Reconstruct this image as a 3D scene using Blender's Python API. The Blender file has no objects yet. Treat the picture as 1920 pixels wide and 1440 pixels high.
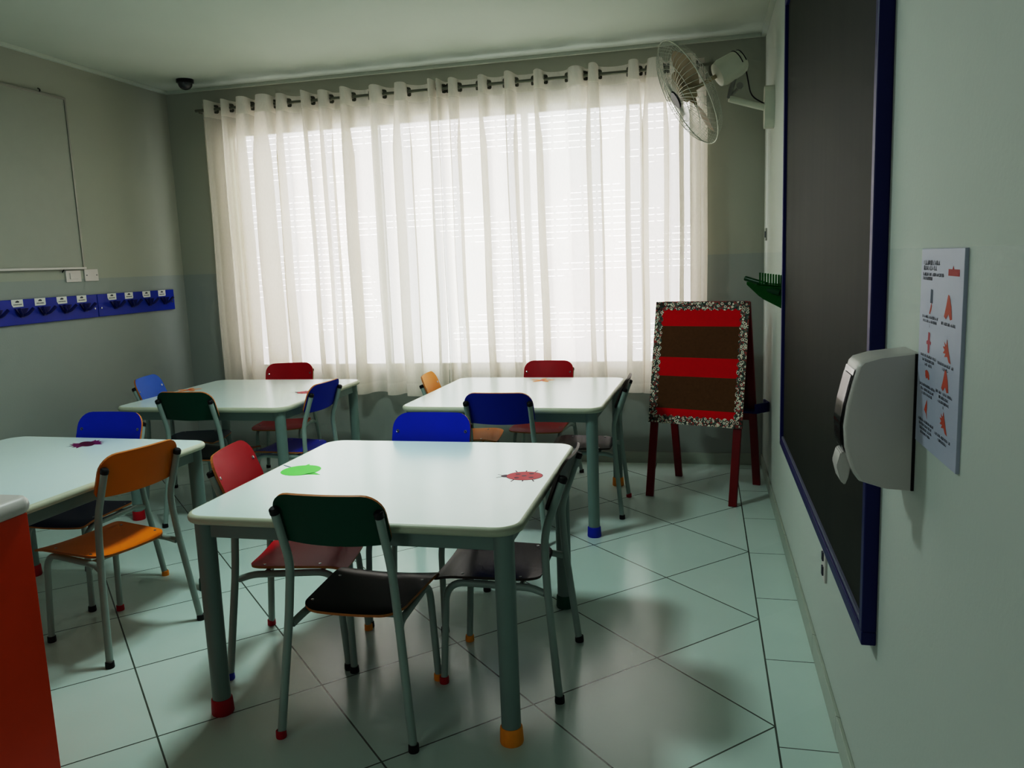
import bpy, bmesh, math, random
from mathutils import Vector, Matrix
random.seed(7)
PI = math.pi
sc = bpy.context.scene
COL = sc.collection

# ------------------------------------------------------------------ room numbers (metres)
R, L, D, H = 0.405, 4.130, 5.860, 2.9275      # right wall x, left wall -x, back wall y, ceiling z
DADO = 1.497
NEAR = -1.30
XB, Y0, S = 0.2201, 2.5042, 0.7894            # floor tile layout

# ------------------------------------------------------------------ materials
def srgb(r, g, b):
    f = lambda c: (c/255/12.92) if c/255 <= 0.04045 else ((c/255+0.055)/1.055)**2.4
    return (f(r), f(g), f(b), 1.0)

def new_mat(name):
    m = bpy.data.materials.new(name); m.use_nodes = True
    nt = m.node_tree; nt.nodes.clear()
    return m, nt

class N:
    """tiny node helper"""
    def __init__(s, nt): s.nt = nt
    def n(s, t, **k):
        nd = s.nt.nodes.new(t)
        for a, b in k.items(): setattr(nd, a, b)
        return nd
    def link(s, a, b): s.nt.links.new(a, b)
    def math(s, op, a, b=None, c=None, clamp=False):
        nd = s.n('ShaderNodeMath', operation=op); nd.use_clamp = clamp
        for i, v in enumerate((a, b, c)):
            if v is None: continue
            if isinstance(v, (int, float)): nd.inputs[i].default_value = v
            else: s.link(v, nd.inputs[i])
        return nd.outputs[0]
    def mixc(s, f, a, b):
        nd = s.n('ShaderNodeMix', data_type='RGBA')
        if isinstance(f, (int, float)): nd.inputs[0].default_value = f
        else: s.link(f, nd.inputs[0])
        for i, v in ((6, a), (7, b)):
            if isinstance(v, tuple): nd.inputs[i].default_value = v
            else: s.link(v, nd.inputs[i])
        return nd.outputs[2]
    def pos(s):
        g = s.n('ShaderNodeNewGeometry'); sp = s.n('ShaderNodeSeparateXYZ')
        s.link(g.outputs['Position'], sp.inputs[0]); return g.outputs['Position'], sp.outputs
    def obj(s):
        g = s.n('ShaderNodeTexCoord'); sp = s.n('ShaderNodeSeparateXYZ')
        s.link(g.outputs['Object'], sp.inputs[0]); return g.outputs['Object'], sp.outputs
    def noise(s, vec, scale, detail=3, rough=0.5):
        nd = s.n('ShaderNodeTexNoise'); nd.inputs['Scale'].default_value = scale
        nd.inputs['Detail'].default_value = detail; nd.inputs['Roughness'].default_value = rough
        if vec is not None: s.link(vec, nd.inputs['Vector'])
        return nd.outputs['Fac']
    def scalev(s, vec, sx, sy, sz):
        nd = s.n('ShaderNodeMapping'); nd.inputs['Scale'].default_value = (sx, sy, sz)
        s.link(vec, nd.inputs['Vector']); return nd.outputs[0]
    def bsdf(s, color, rough=0.5, metal=0.0, spec=0.5, normal=None, coat=0.0, alpha=None):
        b = s.n('ShaderNodeBsdfPrincipled')
        if isinstance(color, tuple): b.inputs['Base Color'].default_value = color
        else: s.link(color, b.inputs['Base Color'])
        if isinstance(rough, (int, float)): b.inputs['Roughness'].default_value = rough
        else: s.link(rough, b.inputs['Roughness'])
        b.inputs['Metallic'].default_value = metal
        b.inputs['Specular IOR Level'].default_value = spec
        b.inputs['Coat Weight'].default_value = coat
        if alpha is not None: b.inputs['Alpha'].default_value = alpha
        if normal is not None: s.link(normal, b.inputs['Normal'])
        return b
    def bump(s, h, strength=0.1, dist=0.01):
        b = s.n('ShaderNodeBump'); b.inputs['Strength'].default_value = strength
        b.inputs['Distance'].default_value = dist; s.link(h, b.inputs['Height']); return b.outputs[0]
    def out(s, sh):
        o = s.n('ShaderNodeOutputMaterial'); s.link(sh, o.inputs[0])

def mat(name, rgb, rough=0.5, metal=0.0, spec=0.22, var=0.08, scale=12, bump=0.0, coat=0.0, bscale=200):
    m, nt = new_mat(name); k = N(nt)
    c = srgb(*rgb)
    v, _ = k.obj()
    f = k.noise(v, scale)
    dark = tuple(x*(1-var) for x in c[:3])+(1,); lite = tuple(min(1, x*(1+var)) for x in c[:3])+(1,)
    col = k.mixc(f, dark, lite)
    nrm = k.bump(k.noise(v, bscale, 2), bump, 0.002) if bump else None
    k.out(k.bsdf(col, rough, metal, spec, nrm, coat).outputs[0])
    return m

M = {}
def build_materials():
    # wall paint, light above the dado line and grey below it
    def wall(name, up, low):
        m, nt = new_mat(name); k = N(nt); p, xyz = k.pos()
        wob = k.math('MULTIPLY', k.noise(p, 25, 2), 0.004)
        f = k.math('GREATER_THAN', k.math('ADD', xyz[2], wob), DADO+0.002)
        col = k.mixc(f, srgb(*low), srgb(*up))
        mott = k.noise(p, 2.2, 4)
        col = k.mixc(k.math('MULTIPLY', mott, 0.10), col, srgb(150, 165, 155))
        rough = k.math('ADD', k.math('MULTIPLY', f, 0.10), 0.60)
        k.out(k.bsdf(col, rough, 0, 0.35, k.bump(k.noise(p, 90, 4), 0.12, 0.003)).outputs[0]); return m
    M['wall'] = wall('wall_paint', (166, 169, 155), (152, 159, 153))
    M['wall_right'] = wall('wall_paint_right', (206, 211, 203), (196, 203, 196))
    m, nt = new_mat('ceiling_paint'); k = N(nt); p, xyz = k.pos()
    k.out(k.bsdf(k.mixc(k.noise(p, 1.5, 3), srgb(190, 199, 187), srgb(200, 207, 196)), 0.8, 0, 0.2,
                 k.bump(k.noise(p, 60, 3), 0.08, 0.003)).outputs[0]); M['ceiling'] = m
    M['wall_near'] = mat('wall_near_paint', (110, 116, 108), 0.7)
    # floor tiles laid on the diagonal with a straight border strip
    m, nt = new_mat('floor_tile'); k = N(nt); p, xyz = k.pos(); x, y = xyz[0], xyz[1]
    def line(v, period, origin, half):
        a = k.math('DIVIDE', k.math('SUBTRACT', v, origin), period)
        fr = k.math('FRACT', a)
        dist = k.math('MINIMUM', fr, k.math('SUBTRACT', 1.0, fr))
        return k.math('LESS_THAN', k.math('MULTIPLY', dist, period), half), k.math('FLOOR', a)
    l1, c1 = line(k.math('ADD', x, y), S, XB+Y0, 0.0042)
    l2, c2 = line(k.math('SUBTRACT', y, x), S, Y0-XB, 0.0042)
    inner = k.math('MULTIPLY', k.math('LESS_THAN', x, XB), k.math('LESS_THAN', y, D-0.185))
    inner = k.math('MULTIPLY', inner, k.math('GREATER_THAN', x, -L+0.185))
    l3, c3 = line(y, 0.558, 2.392, 0.0022)
    l4, c4 = line(x, 0.558, XB, 0.0022)
    sidex = k.math('GREATER_THAN', k.math('ABSOLUTE', k.math('ADD', x, (L-XB)/2-0.09)), (L+XB)/2-0.095)
    bord = k.math('MULTIPLY', l3, sidex)
    bord = k.math('MAXIMUM', bord, k.math('MULTIPLY', l4, k.math('SUBTRACT', 1.0, sidex)))
    gro = k.math('ADD', k.math('MULTIPLY', inner, k.math('MAXIMUM', l1, l2)), k.math('MULTIPLY', k.math('SUBTRACT', 1.0, inner), bord))
    e1 = k.math('LESS_THAN', k.math('ABSOLUTE', k.math('SUBTRACT', x, XB)), 0.0032)
    gro = k.math('MAXIMUM', gro, e1, clamp=True)
    wn = k.n('ShaderNodeTexWhiteNoise', noise_dimensions='2D'); cb = k.n('ShaderNodeCombineXYZ')
    k.link(c1, cb.inputs[0]); k.link(c2, cb.inputs[1]); k.link(cb.outputs[0], wn.inputs[0])
    tone = k.math('ADD', k.math('MULTIPLY', wn.outputs[0], 0.35), k.math('MULTIPLY', k.noise(p, 3, 4), 0.65))
    tile = k.mixc(tone, srgb(188, 210, 202), srgb(206, 224, 217))
    grout = k.mixc(k.noise(p, 8), srgb(50, 60, 54), srgb(100, 112, 102))
    col = k.mixc(gro, tile, grout)
    k.out(k.bsdf(col, 0.21, 0, 0.5, k.bump(k.math('SUBTRACT', 1.0, gro), 0.25, 0.002)).outputs[0]); M['floor'] = m
    # baseboard tile
    m, nt = new_mat('baseboard_tile'); k = N(nt); p, xyz = k.pos()
    s1 = k.math('LESS_THAN', k.math('FRACT', k.math('DIVIDE', k.math('ADD', k.math('ADD', xyz[0], xyz[1]), 20.03), 0.558)), 0.007)
    k.out(k.bsdf(k.mixc(s1, k.mixc(k.noise(p, 4), srgb(150, 160, 148), srgb(176, 184, 170)), srgb(90, 95, 85)), 0.35).outputs[0]); M['base'] = m
    # roller shutter: daylight from behind put in as emission, stronger in the slit pattern
    m, nt = new_mat('emissive_shutter'); k = N(nt); p, xyz = k.pos()
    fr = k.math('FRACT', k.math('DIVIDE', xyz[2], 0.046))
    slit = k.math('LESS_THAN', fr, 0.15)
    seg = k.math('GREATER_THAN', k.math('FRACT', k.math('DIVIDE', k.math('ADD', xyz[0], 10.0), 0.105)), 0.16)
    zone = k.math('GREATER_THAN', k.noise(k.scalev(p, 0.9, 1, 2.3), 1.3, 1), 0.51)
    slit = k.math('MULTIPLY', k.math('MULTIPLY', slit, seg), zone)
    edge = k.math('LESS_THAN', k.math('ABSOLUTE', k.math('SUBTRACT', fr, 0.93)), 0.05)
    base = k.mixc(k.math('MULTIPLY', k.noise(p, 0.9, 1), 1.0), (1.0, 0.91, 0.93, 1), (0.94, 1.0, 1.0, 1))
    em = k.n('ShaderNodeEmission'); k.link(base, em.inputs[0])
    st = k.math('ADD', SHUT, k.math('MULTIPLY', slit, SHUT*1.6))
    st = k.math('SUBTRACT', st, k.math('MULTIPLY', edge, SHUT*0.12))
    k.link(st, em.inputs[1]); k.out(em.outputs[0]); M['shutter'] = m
    # sheer curtain cloth
    m, nt = new_mat('sheer_cloth'); k = N(nt); p, xyz = k.pos()
    weave = k.noise(k.scalev(p, 1, 1, 0.25), 160, 2)
    head = k.math('GREATER_THAN', xyz[2], 2.665)
    hem = k.math('LESS_THAN', xyz[2], 0.63)
    thick = k.math('MAXIMUM', head, hem)
    tr = k.n('ShaderNodeBsdfTransparent'); tl = k.n('ShaderNodeBsdfTranslucent'); df = k.n('ShaderNodeBsdfDiffuse')
    c = k.mixc(weave, srgb(226, 221, 210), srgb(240, 235, 225))
    k.link(c, tl.inputs[0]); k.link(c, df.inputs[0])
    a = k.n('ShaderNodeMixShader'); k.link(k.math('ADD', 0.44, k.math('MULTIPLY', head, 0.30)), a.inputs[0])
    k.link(tl.outputs[0], a.inputs[1]); k.link(df.outputs[0], a.inputs[2])
    b = k.n('ShaderNodeMixShader')
    k.link(k.math('SUBTRACT', 0.76, k.math('MULTIPLY', k.math('ADD', head, k.math('MULTIPLY', hem, 0.35)), -0.22)), b.inputs[0])
    k.link(tr.outputs[0], b.inputs[1]); k.link(a.outputs[0], b.inputs[2]); k.out(b.outputs[0]); M['sheer'] = m
    # others
    M['tabletop'] = mat('white_laminate', (216, 232, 229), 0.22, spec=0.55, var=0.02, scale=3)
    M['table_edge'] = mat('white_edge_band', (182, 186, 166), 0.4, var=0.05)
    M['steel'] = mat('grey_green_painted_steel', (118, 140, 134), 0.36, spec=0.3, var=0.06, scale=9)
    M['tube'] = mat('light_grey_chair_tube', (146, 164, 157), 0.34, spec=0.35, var=0.08, scale=14)
    M['plywood'] = mat('plywood_edge', (176, 112, 52), 0.5, var=0.3, scale=60)
    for n, c in dict(green=(20, 72, 52), red=(172, 16, 30), blue=(16, 44, 170), yellow=(232, 130, 14), black=(16, 17, 18),
                     light_blue=(34, 98, 190), amber=(240, 150, 30), navy=(12, 18, 60), blue_green=(40, 66, 84), dark_red=(130, 20, 24)).items():
        M[n] = mat('lacquer_'+n, c, 0.38, spec=0.10, var=0.12, scale=5)
        M['cap_'+n] = mat('rubber_'+n, c, 0.5, var=0.1, scale=20)
    M['black'] = mat('lacquer_black', (8, 8, 9), 0.22, spec=0.08, var=0.1)
    M['plywood_dark'] = mat('dark_plywood_edge', (44, 34, 28), 0.4, var=0.3, scale=60)
    M['wood_dark_red'] = mat('red_stained_wood', (112, 12, 16), 0.45, var=0.35, scale=8)
    M['white_plastic'] = mat('white_plastic', (206, 200, 196), 0.35, var=0.03)
    M['fan_plastic'] = mat('fan_plastic', (214, 216, 200), 0.4, var=0.04)
    M['fan_blade'] = mat('fan_blade_plastic', (176, 162, 130), 0.35, var=0.05)
    M['wire'] = mat('grey_wire', (190, 194, 182), 0.35, metal=0.4)
    M['black_plastic'] = mat('black_plastic', (12, 12, 13), 0.3)
    M['chrome'] = mat('chrome', (170, 175, 175), 0.12, metal=0.9, var=0.03)
    M['grommet'] = mat('grey_grommet', (96, 98, 84), 0.3, metal=0.55)
    M['rod'] = mat('brushed_rod', (120, 122, 106), 0.35, metal=0.5)
    M['alu'] = mat('aluminium_frame', (150, 150, 142), 0.4, metal=0.5)
    M['whiteboard'] = mat('whiteboard_surface', (158, 162, 150), 0.4, var=0.03)
    M['navy_frame'] = mat('navy_painted_frame', (18, 26, 92), 0.4, var=0.15)
    M['inner_strip'] = mat('lavender_inner_strip', (110, 112, 130), 0.4)
    m, nt = new_mat('chalkboard_green'); k = N(nt); p, xyz = k.pos()
    f = k.noise(k.scalev(p, 1, 1.6, 0.25), 6, 5, 0.65)
    k.out(k.bsdf(k.mixc(f, srgb(12, 25, 17), srgb(38, 45, 33)), 0.6, 0, 0.12).outputs[0]); M['chalk'] = m
    M['orange'] = mat('orange_laminate', (226, 62, 8), 0.4, var=0.05)
    M['grey_top'] = mat('light_grey_laminate', (206, 200, 196), 0.35, var=0.03)
    M['rack_blue'] = mat('blue_painted_board', (20, 52, 156), 0.35, var=0.12)
    M['hook_blue'] = mat('dark_blue_hook', (10, 22, 96), 0.4)
    M['paper'] = mat('white_paper', (222, 222, 216), 0.7, var=0.04)
    M['ink'] = mat('dark_ink', (70, 74, 84), 0.7)
    M['poster'] = mat('pale_lilac_poster', (182, 186, 204), 0.45, var=0.03)
    M['hand_orange'] = mat('orange_print', (196, 84, 58), 0.6, var=0.15)
    M['hand_pink'] = mat('pink_print', (190, 90, 100), 0.6)
    M['drop_blue'] = mat('blue_grey_print', (66, 84, 104), 0.6)
    M['print_red'] = mat('red_print', (176, 52, 48), 0.6)
    M['felt_red'] = mat('red_felt', (206, 10, 22), 0.9, spec=0.1, var=0.06, scale=50)
    M['felt_brown'] = mat('brown_felt', (96, 62, 36), 0.95, spec=0.1, var=0.25, scale=60)
    M['tray_blue'] = mat('blue_tray', (14, 24, 92), 0.45)
    # flowered border paper
    m, nt = new_mat('flowered_paper'); k = N(nt); v, _ = k.obj()
    vo = k.n('ShaderNodeTexVoronoi'); vo.inputs['Scale'].default_value = 52; k.link(v, vo.inputs['Vector'])
    v2 = k.n('ShaderNodeTexVoronoi'); v2.inputs['Scale'].default_value = 120; k.link(v, v2.inputs['Vector'])
    ring = k.math('LESS_THAN', k.math('ABSOLUTE', k.math('SUBTRACT', vo.outputs['Distance'], 0.36)), 0.10)
    core = k.math('LESS_THAN', vo.outputs['Distance'], 0.15)
    sp = k.n('ShaderNodeSeparateColor'); k.link(v2.outputs['Color'], sp.inputs[0])
    c = k.mixc(k.math('GREATER_THAN', sp.outputs[0], 0.55), srgb(36, 52, 44), srgb(86, 104, 92))
    c = k.mixc(k.math('GREATER_THAN', sp.outputs[1], 0.72), c, srgb(160, 66, 58))
    c = k.mixc(ring, c, srgb(232, 224, 206)); c = k.mixc(core, c, srgb(20, 34, 30))
    k.out(k.bsdf(c, 0.7).outputs[0]); M['flowers'] = m
    # translucent green plastic
    m, nt = new_mat('clear_green_plastic'); k = N(nt)
    g = k.bsdf(srgb(34, 120, 48), 0.12, 0, 0.6); tr = k.n('ShaderNodeBsdfTransparent'); tr.inputs[0].default_value = srgb(96, 176, 96)
    mx = k.n('ShaderNodeMixShader'); mx.inputs[0].default_value = 0.5
    k.link(tr.outputs[0], mx.inputs[1]); k.link(g.outputs[0], mx.inputs[2]); k.out(mx.outputs[0]); M['green_clear'] = m
    M['green_dark'] = mat('dark_green_plastic', (12, 62, 28), 0.25)
    m, nt = new_mat('window_glass'); k = N(nt)
    g = k.n('ShaderNodeBsdfGlossy'); g.inputs['Roughness'].default_value = 0.05
    tr = k.n('ShaderNodeBsdfTransparent'); mx = k.n('ShaderNodeMixShader'); mx.inputs[0].default_value = 0.06
    k.link(tr.outputs[0], mx.inputs[1]); k.link(g.outputs[0], mx.inputs[2]); k.out(mx.outputs[0]); M['glass'] = m
    M['smoke'] = mat('smoked_plastic', (52, 56, 58), 0.08, spec=0.8)
    M['st_green'] = mat('sticker_green', (98, 206, 84), 0.5); M['st_red'] = mat('sticker_red', (196, 52, 66), 0.5)
    M['st_orange'] = mat('sticker_orange', (222, 140, 74), 0.5); M['st_purple'] = mat('sticker_purple', (112, 22, 86), 0.5)
    M['st_dark'] = mat('sticker_dark', (60, 30, 52), 0.5); M['st_maroon'] = mat('sticker_maroon', (86, 14, 50), 0.5)
    M['window_frame'] = mat('white_window_frame', (200, 204, 198), 0.4)
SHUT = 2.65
build_materials()

# ------------------------------------------------------------------ mesh helpers
def bm_new(): return bmesh.new()
def finish(name, bm, mats, parent=None, smooth=False, loc=None, rot=None):
    me = bpy.data.meshes.new(name); bm.normal_update(); bm.to_mesh(me); bm.free()
    for m in (mats if isinstance(mats, (list, tuple)) else [mats]): me.materials.append(m)
    if smooth:
        for p in me.polygons: p.use_smooth = True
        me.set_sharp_from_angle(angle=math.radians(40))
    o = bpy.data.objects.new(name, me); COL.objects.link(o)
    if parent is not None: o.parent = parent
    if loc is not None: o.location = loc
    if rot is not None: o.rotation_euler = rot
    return o
def tag(o, label=None, cat=None, group=None, kind=None):
    if label: o['label'] = label
    if cat: o['category'] = cat
    if group: o['group'] = group
    if kind: o['kind'] = kind
    return o
def thing(name, label, cat, loc=(0, 0, 0), rotz=0, group=None, matrix=None):
    o = bpy.data.objects.new(name, None); COL.objects.link(o); o.empty_display_size = 0.05
    if matrix is not None: o.matrix_world = matrix
    else: o.location = loc; o.rotation_euler = (0, 0, rotz)
    return tag(o, label, cat, group)
def struct(o): o['kind'] = 'structure'; return o

def box(bm, x0, x1, y0, y1, z0, z1, bev=0.0, mi=0, mtx=None):
    vs = [Vector((x, y, z)) for x in (x0, x1) for y in (y0, y1) for z in (z0, z1)]
    if mtx is not None: vs = [mtx @ v for v in vs]
    v = [bm.verts.new(p) for p in vs]
    fs = [bm.faces.new([v[i] for i in q]) for q in ((0, 1, 3, 2), (4, 6, 7, 5), (0, 4, 5, 1), (2, 3, 7, 6), (0, 2, 6, 4), (1, 5, 7, 3))]
    for f in fs: f.material_index = mi
    if bev > 0:
        es = list({e for f in fs for e in f.edges})
        r = bmesh.ops.bevel(bm, geom=es, offset=bev, segments=2, profile=0.5, affect='EDGES')
        for f in r['faces']: f.material_index = mi
def fillet(pts, rad, n=6):
    pts = [Vector(p) for p in pts]; out = [pts[0]]
    for i in range(1, len(pts)-1):
        p, a, b = pts[i], pts[i-1], pts[i+1]
        d1 = (a-p); d2 = (b-p); r = min(rad, d1.length*0.45, d2.length*0.45)
        s, e = p+d1.normalized()*r, p+d2.normalized()*r
        for j in range(n+1):
            t = j/n; out.append((1-t)**2*s+2*t*(1-t)*p+t*t*e)
    out.append(pts[-1]); return out
def tube(bm, pts, r, seg=10, mi=0, caps=True, r2=None):
    pts = [Vector(p) for p in pts]; n = len(pts); rings = []
    t0 = (pts[1]-pts[0]).normalized()
    up = Vector((0, 0, 1)) if abs(t0.z) < 0.9 else Vector((1, 0, 0))
    nrm = (up - t0*up.dot(t0)).normalized()
    for i, p in enumerate(pts):
        if i == 0: t = t0
        elif i == n-1: t = (pts[-1]-pts[-2]).normalized()
        else: t = ((pts[i+1]-p).normalized()+(p-pts[i-1]).normalized()).normalized()
        nrm = (nrm - t*nrm.dot(t)).normalized(); bn = t.cross(nrm)
        rr = r if r2 is None else r+(r2-r)*i/(n-1)
        rings.append([bm.verts.new(p+(nrm*math.cos(a)+bn*math.sin(a))*rr) for a in [2*PI*k/seg for k in range(seg)]])
    for i in range(n-1):
        for k in range(seg):
            f = bm.faces.new((rings[i][k], rings[i][(k+1) % seg], rings[i+1][(k+1) % seg], rings[i+1][k])); f.material_index = mi
    if caps:
        f = bm.faces.new(rings[0][::-1]); f.material_index = mi
        f = bm.faces.new(rings[-1]); f.material_index = mi
def lathe(bm, prof, seg=20, mtx=None, mi=0):
    """profile of (radius, z) turned about z"""
    mtx = mtx or Matrix(); rings = []
    for r, z in prof:
        if r < 1e-6: rings.append([bm.verts.new(mtx @ Vector((0, 0, z)))])
        else: rings.append([bm.verts.new(mtx @ Vector((r*math.cos(2*PI*k/seg), r*math.sin(2*PI*k/seg), z))) for k in range(seg)])
    for a, b in zip(rings, rings[1:]):
        for k in range(seg):
            k2 = (k+1) % seg
            vs = [a[k % len(a)], a[k2 % len(a)], b[k2 % len(b)], b[k % len(b)]]
            vs = list(dict.fromkeys(vs))
            if len(vs) > 2:
                f = bm.faces.new(vs); f.material_index = mi
def prism(bm, poly, h0, h1, mtx=None, mi=0, mi_side=None):
    """polygon in local xy extruded from z=h0 to h1"""
    mtx = mtx or Matrix(); mi_side = mi if mi_side is None else mi_side
    a = [bm.verts.new(mtx @ Vector((x, y, h0))) for x, y in poly]
    b = [bm.verts.new(mtx @ Vector((x, y, h1))) for x, y in poly]
    f = bm.faces.new(a[::-1]); f.material_index = mi
    f = bm.faces.new(b); f.material_index = mi
    for i in range(len(poly)):
        j = (i+1) % len(poly)
        f = bm.faces.new((a[i], a[j], b[j], b[i])); f.material_index = mi_side
def rrect(w, h, r, n=6, cx=0, cy=0):
    pts = []
    for sx, sy, a0 in ((1, 1, 0), (-1, 1, 90), (-1, -1, 180), (1, -1, 270)):
        for k in range(n+1):
            a = math.radians(a0+90*k/n)
            pts.append((cx+sx*(w/2-r)+r*math.cos(a), cy+sy*(h/2-r)+r*math.sin(a)))
    return pts
def slab(bm, W, y0, y1, rt, rb, surf, th, wt=None, nu=14, nv=14):
    """curved plywood sheet: outline with rounded corners, surf(x,v)->(point, normal); faces mat 0, rim mat 1.
    W width at y0, wt width at y1; rb corner radius at y0, rt at y1"""
    wt = wt or W; vs = []
    for j in range(7): vs.append(y0+rb*(1-math.cos(j/6*PI/2)))
    m = [y0+rb+(y1-rt-y0-rb)*j/nv for j in range(1, nv)]
    vs += m
    for j in range(7): vs.append(y1-rt+rt*math.sin(j/6*PI/2))
    def hw(v):
        w = (W+(wt-W)*(v-y0)/(y1-y0))/2
        if v < y0+rb: d = y0+rb-v; return w-rb+math.sqrt(max(0, rb*rb-d*d))
        if v > y1-rt: d = v-(y1-rt); return w-rt+math.sqrt(max(0, rt*rt-d*d))
        return w
    top, bot = [], []
    for v in vs:
        w = hw(v); ra, rb_ = [], []
        for i in range(nu+1):
            x = -w+2*w*i/nu; p, n = surf(x, v)
            ra.append(p+n*th/2); rb_.append(p-n*th/2)
        top.append(ra); bot.append(rb_)
    T = [[bm.verts.new(p) for p in r] for r in top]; B = [[bm.verts.new(p) for p in r] for r in bot]
    for j in range(len(vs)-1):
        for i in range(nu):
            bm.faces.new((T[j][i], T[j][i+1], T[j+1][i+1], T[j+1][i]))
            bm.faces.new((B[j][i], B[j+1][i], B[j+1][i+1], B[j][i+1]))
    loop = [(0, i) for i in range(nu+1)]+[(j, nu) for j in range(1, len(vs))]+[(len(vs)-1, i) for i in range(nu-1, -1, -1)]+[(j, 0) for j in range(len(vs)-2, 0, -1)]
    a = [bm.verts.new(top[j][i]) for j, i in loop]; b = [bm.verts.new(bot[j][i]) for j, i in loop]
    for i in range(len(loop)):
        k = (i+1) % len(loop)
        if (a[i].co-a[k].co).length > 1e-7:
            f = bm.faces.new((a[i], b[i], b[k], a[k])); f.material_index = 1

def frame_mtx(origin, xax, yax, zax):
    m = Matrix.Identity(4)
    for i, a in enumerate((xax, yax, zax)):
        a = Vector(a).normalized()
        for r in range(3): m[r][i] = a[r]
    for r in range(3): m[r][3] = origin[r]
    return m

# ------------------------------------------------------------------ room shell
WX0, WX1, WZ0, WZ1 = -3.62, -0.04, 0.70, 2.60
bm = bm_new(); box(bm, -L-0.15, R+0.15, NEAR-0.15, D+0.15, -0.10, 0.0); struct(finish('floor', bm, M['floor']))
bm = bm_new(); box(bm, -L-0.15, R+0.15, NEAR-0.15, D+0.15, H, H+0.10); struct(finish('ceiling', bm, M['ceiling']))
bm = bm_new(); box(bm, R, R+0.15, NEAR-0.15, D+0.15, 0, H); struct(finish('wall_right', bm, M['wall_right']))
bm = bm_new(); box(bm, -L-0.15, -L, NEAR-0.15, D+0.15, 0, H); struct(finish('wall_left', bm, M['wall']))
bm = bm_new(); box(bm, -L, R, NEAR-0.15, NEAR, 0, H); struct(finish('wall_near', bm, M['wall_near']))
bm = bm_new()
box(bm, -L, WX0, D, D+0.15, 0, H); box(bm, WX1, R, D, D+0.15, 0, H)
box(bm, WX0, WX1, D, D+0.15, 0, WZ0); box(bm, WX0, WX1, D, D+0.15, WZ1, H)
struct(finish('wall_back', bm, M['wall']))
def strip(name, b, m):
    bm = bm_new(); box(bm, *b, bev=0.002); return struct(finish(name, bm, m))
strip('baseboard_back', (-L+0.012, R-0.012, D-0.012, D, 0, 0.082), M['base'])
strip('baseboard_right', (R-0.012, R, NEAR, D, 0, 0.082), M['base'])
strip('baseboard_left', (-L, -L+0.012, NEAR, D, 0, 0.082), M['base'])
strip('trim_1', (-L+0.03, R-0.03, D-0.03, D, H-0.022, H), M['ceiling'])
strip('trim_2', (R-0.03, R, NEAR, D, H-0.022, H), M['ceiling'])
strip('trim_3', (-L, -L+0.03, NEAR, D, H-0.022, H), M['ceiling'])

# window: frame, glass and the closed roller shutters outside it
win = bpy.data.objects.new('window_1', None); COL.objects.link(win); win.location = ((WX0+WX1)/2, D+0.05, WZ0); struct(win)
wl = Vector(win.location)
def wbox(name, m, *bs):
    bm = bm_new()
    for b in bs: box(bm, b[0]-wl.x, b[1]-wl.x, b[2]-wl.y, b[3]-wl.y, b[4]-wl.z, b[5]-wl.z, bev=0.003)
    return finish(name, bm, m, win)
fy0, fy1 = D+0.02, D+0.06
divs = [WX0, -2.40, -1.25, WX1]
wbox('window_frame', M['window_frame'], (WX0, WX1, fy0, fy1, WZ0, WZ0+0.05), (WX0, WX1, fy0, fy1, WZ1-0.05, WZ1),
     *[(x-0.025 if i else x, x+0.025 if i < 3 else x, fy0+0.002, fy1-0.002, WZ0+0.05, WZ1-0.05) for i, x in enumerate([WX0+0.025, -2.40, -1.25, WX1-0.025])])
for i in range(3):
    bm = bm_new(); a, b = divs[i]+0.03, divs[i+1]-0.03
    box(bm, a-wl.x, b-wl.x, -0.006, -0.002, 0.05, WZ1-WZ0-0.05); finish('pane', bm, M['glass'], win)
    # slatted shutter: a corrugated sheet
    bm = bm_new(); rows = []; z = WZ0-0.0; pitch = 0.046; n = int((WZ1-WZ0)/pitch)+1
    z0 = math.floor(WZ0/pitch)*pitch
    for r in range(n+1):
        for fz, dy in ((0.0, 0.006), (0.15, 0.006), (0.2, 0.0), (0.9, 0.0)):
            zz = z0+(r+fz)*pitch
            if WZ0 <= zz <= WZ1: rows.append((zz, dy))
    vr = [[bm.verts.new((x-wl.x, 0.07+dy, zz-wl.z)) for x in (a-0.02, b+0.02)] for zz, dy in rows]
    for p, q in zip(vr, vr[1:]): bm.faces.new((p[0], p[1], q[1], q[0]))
    finish('shutter', bm, M['shutter'], win)

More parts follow.
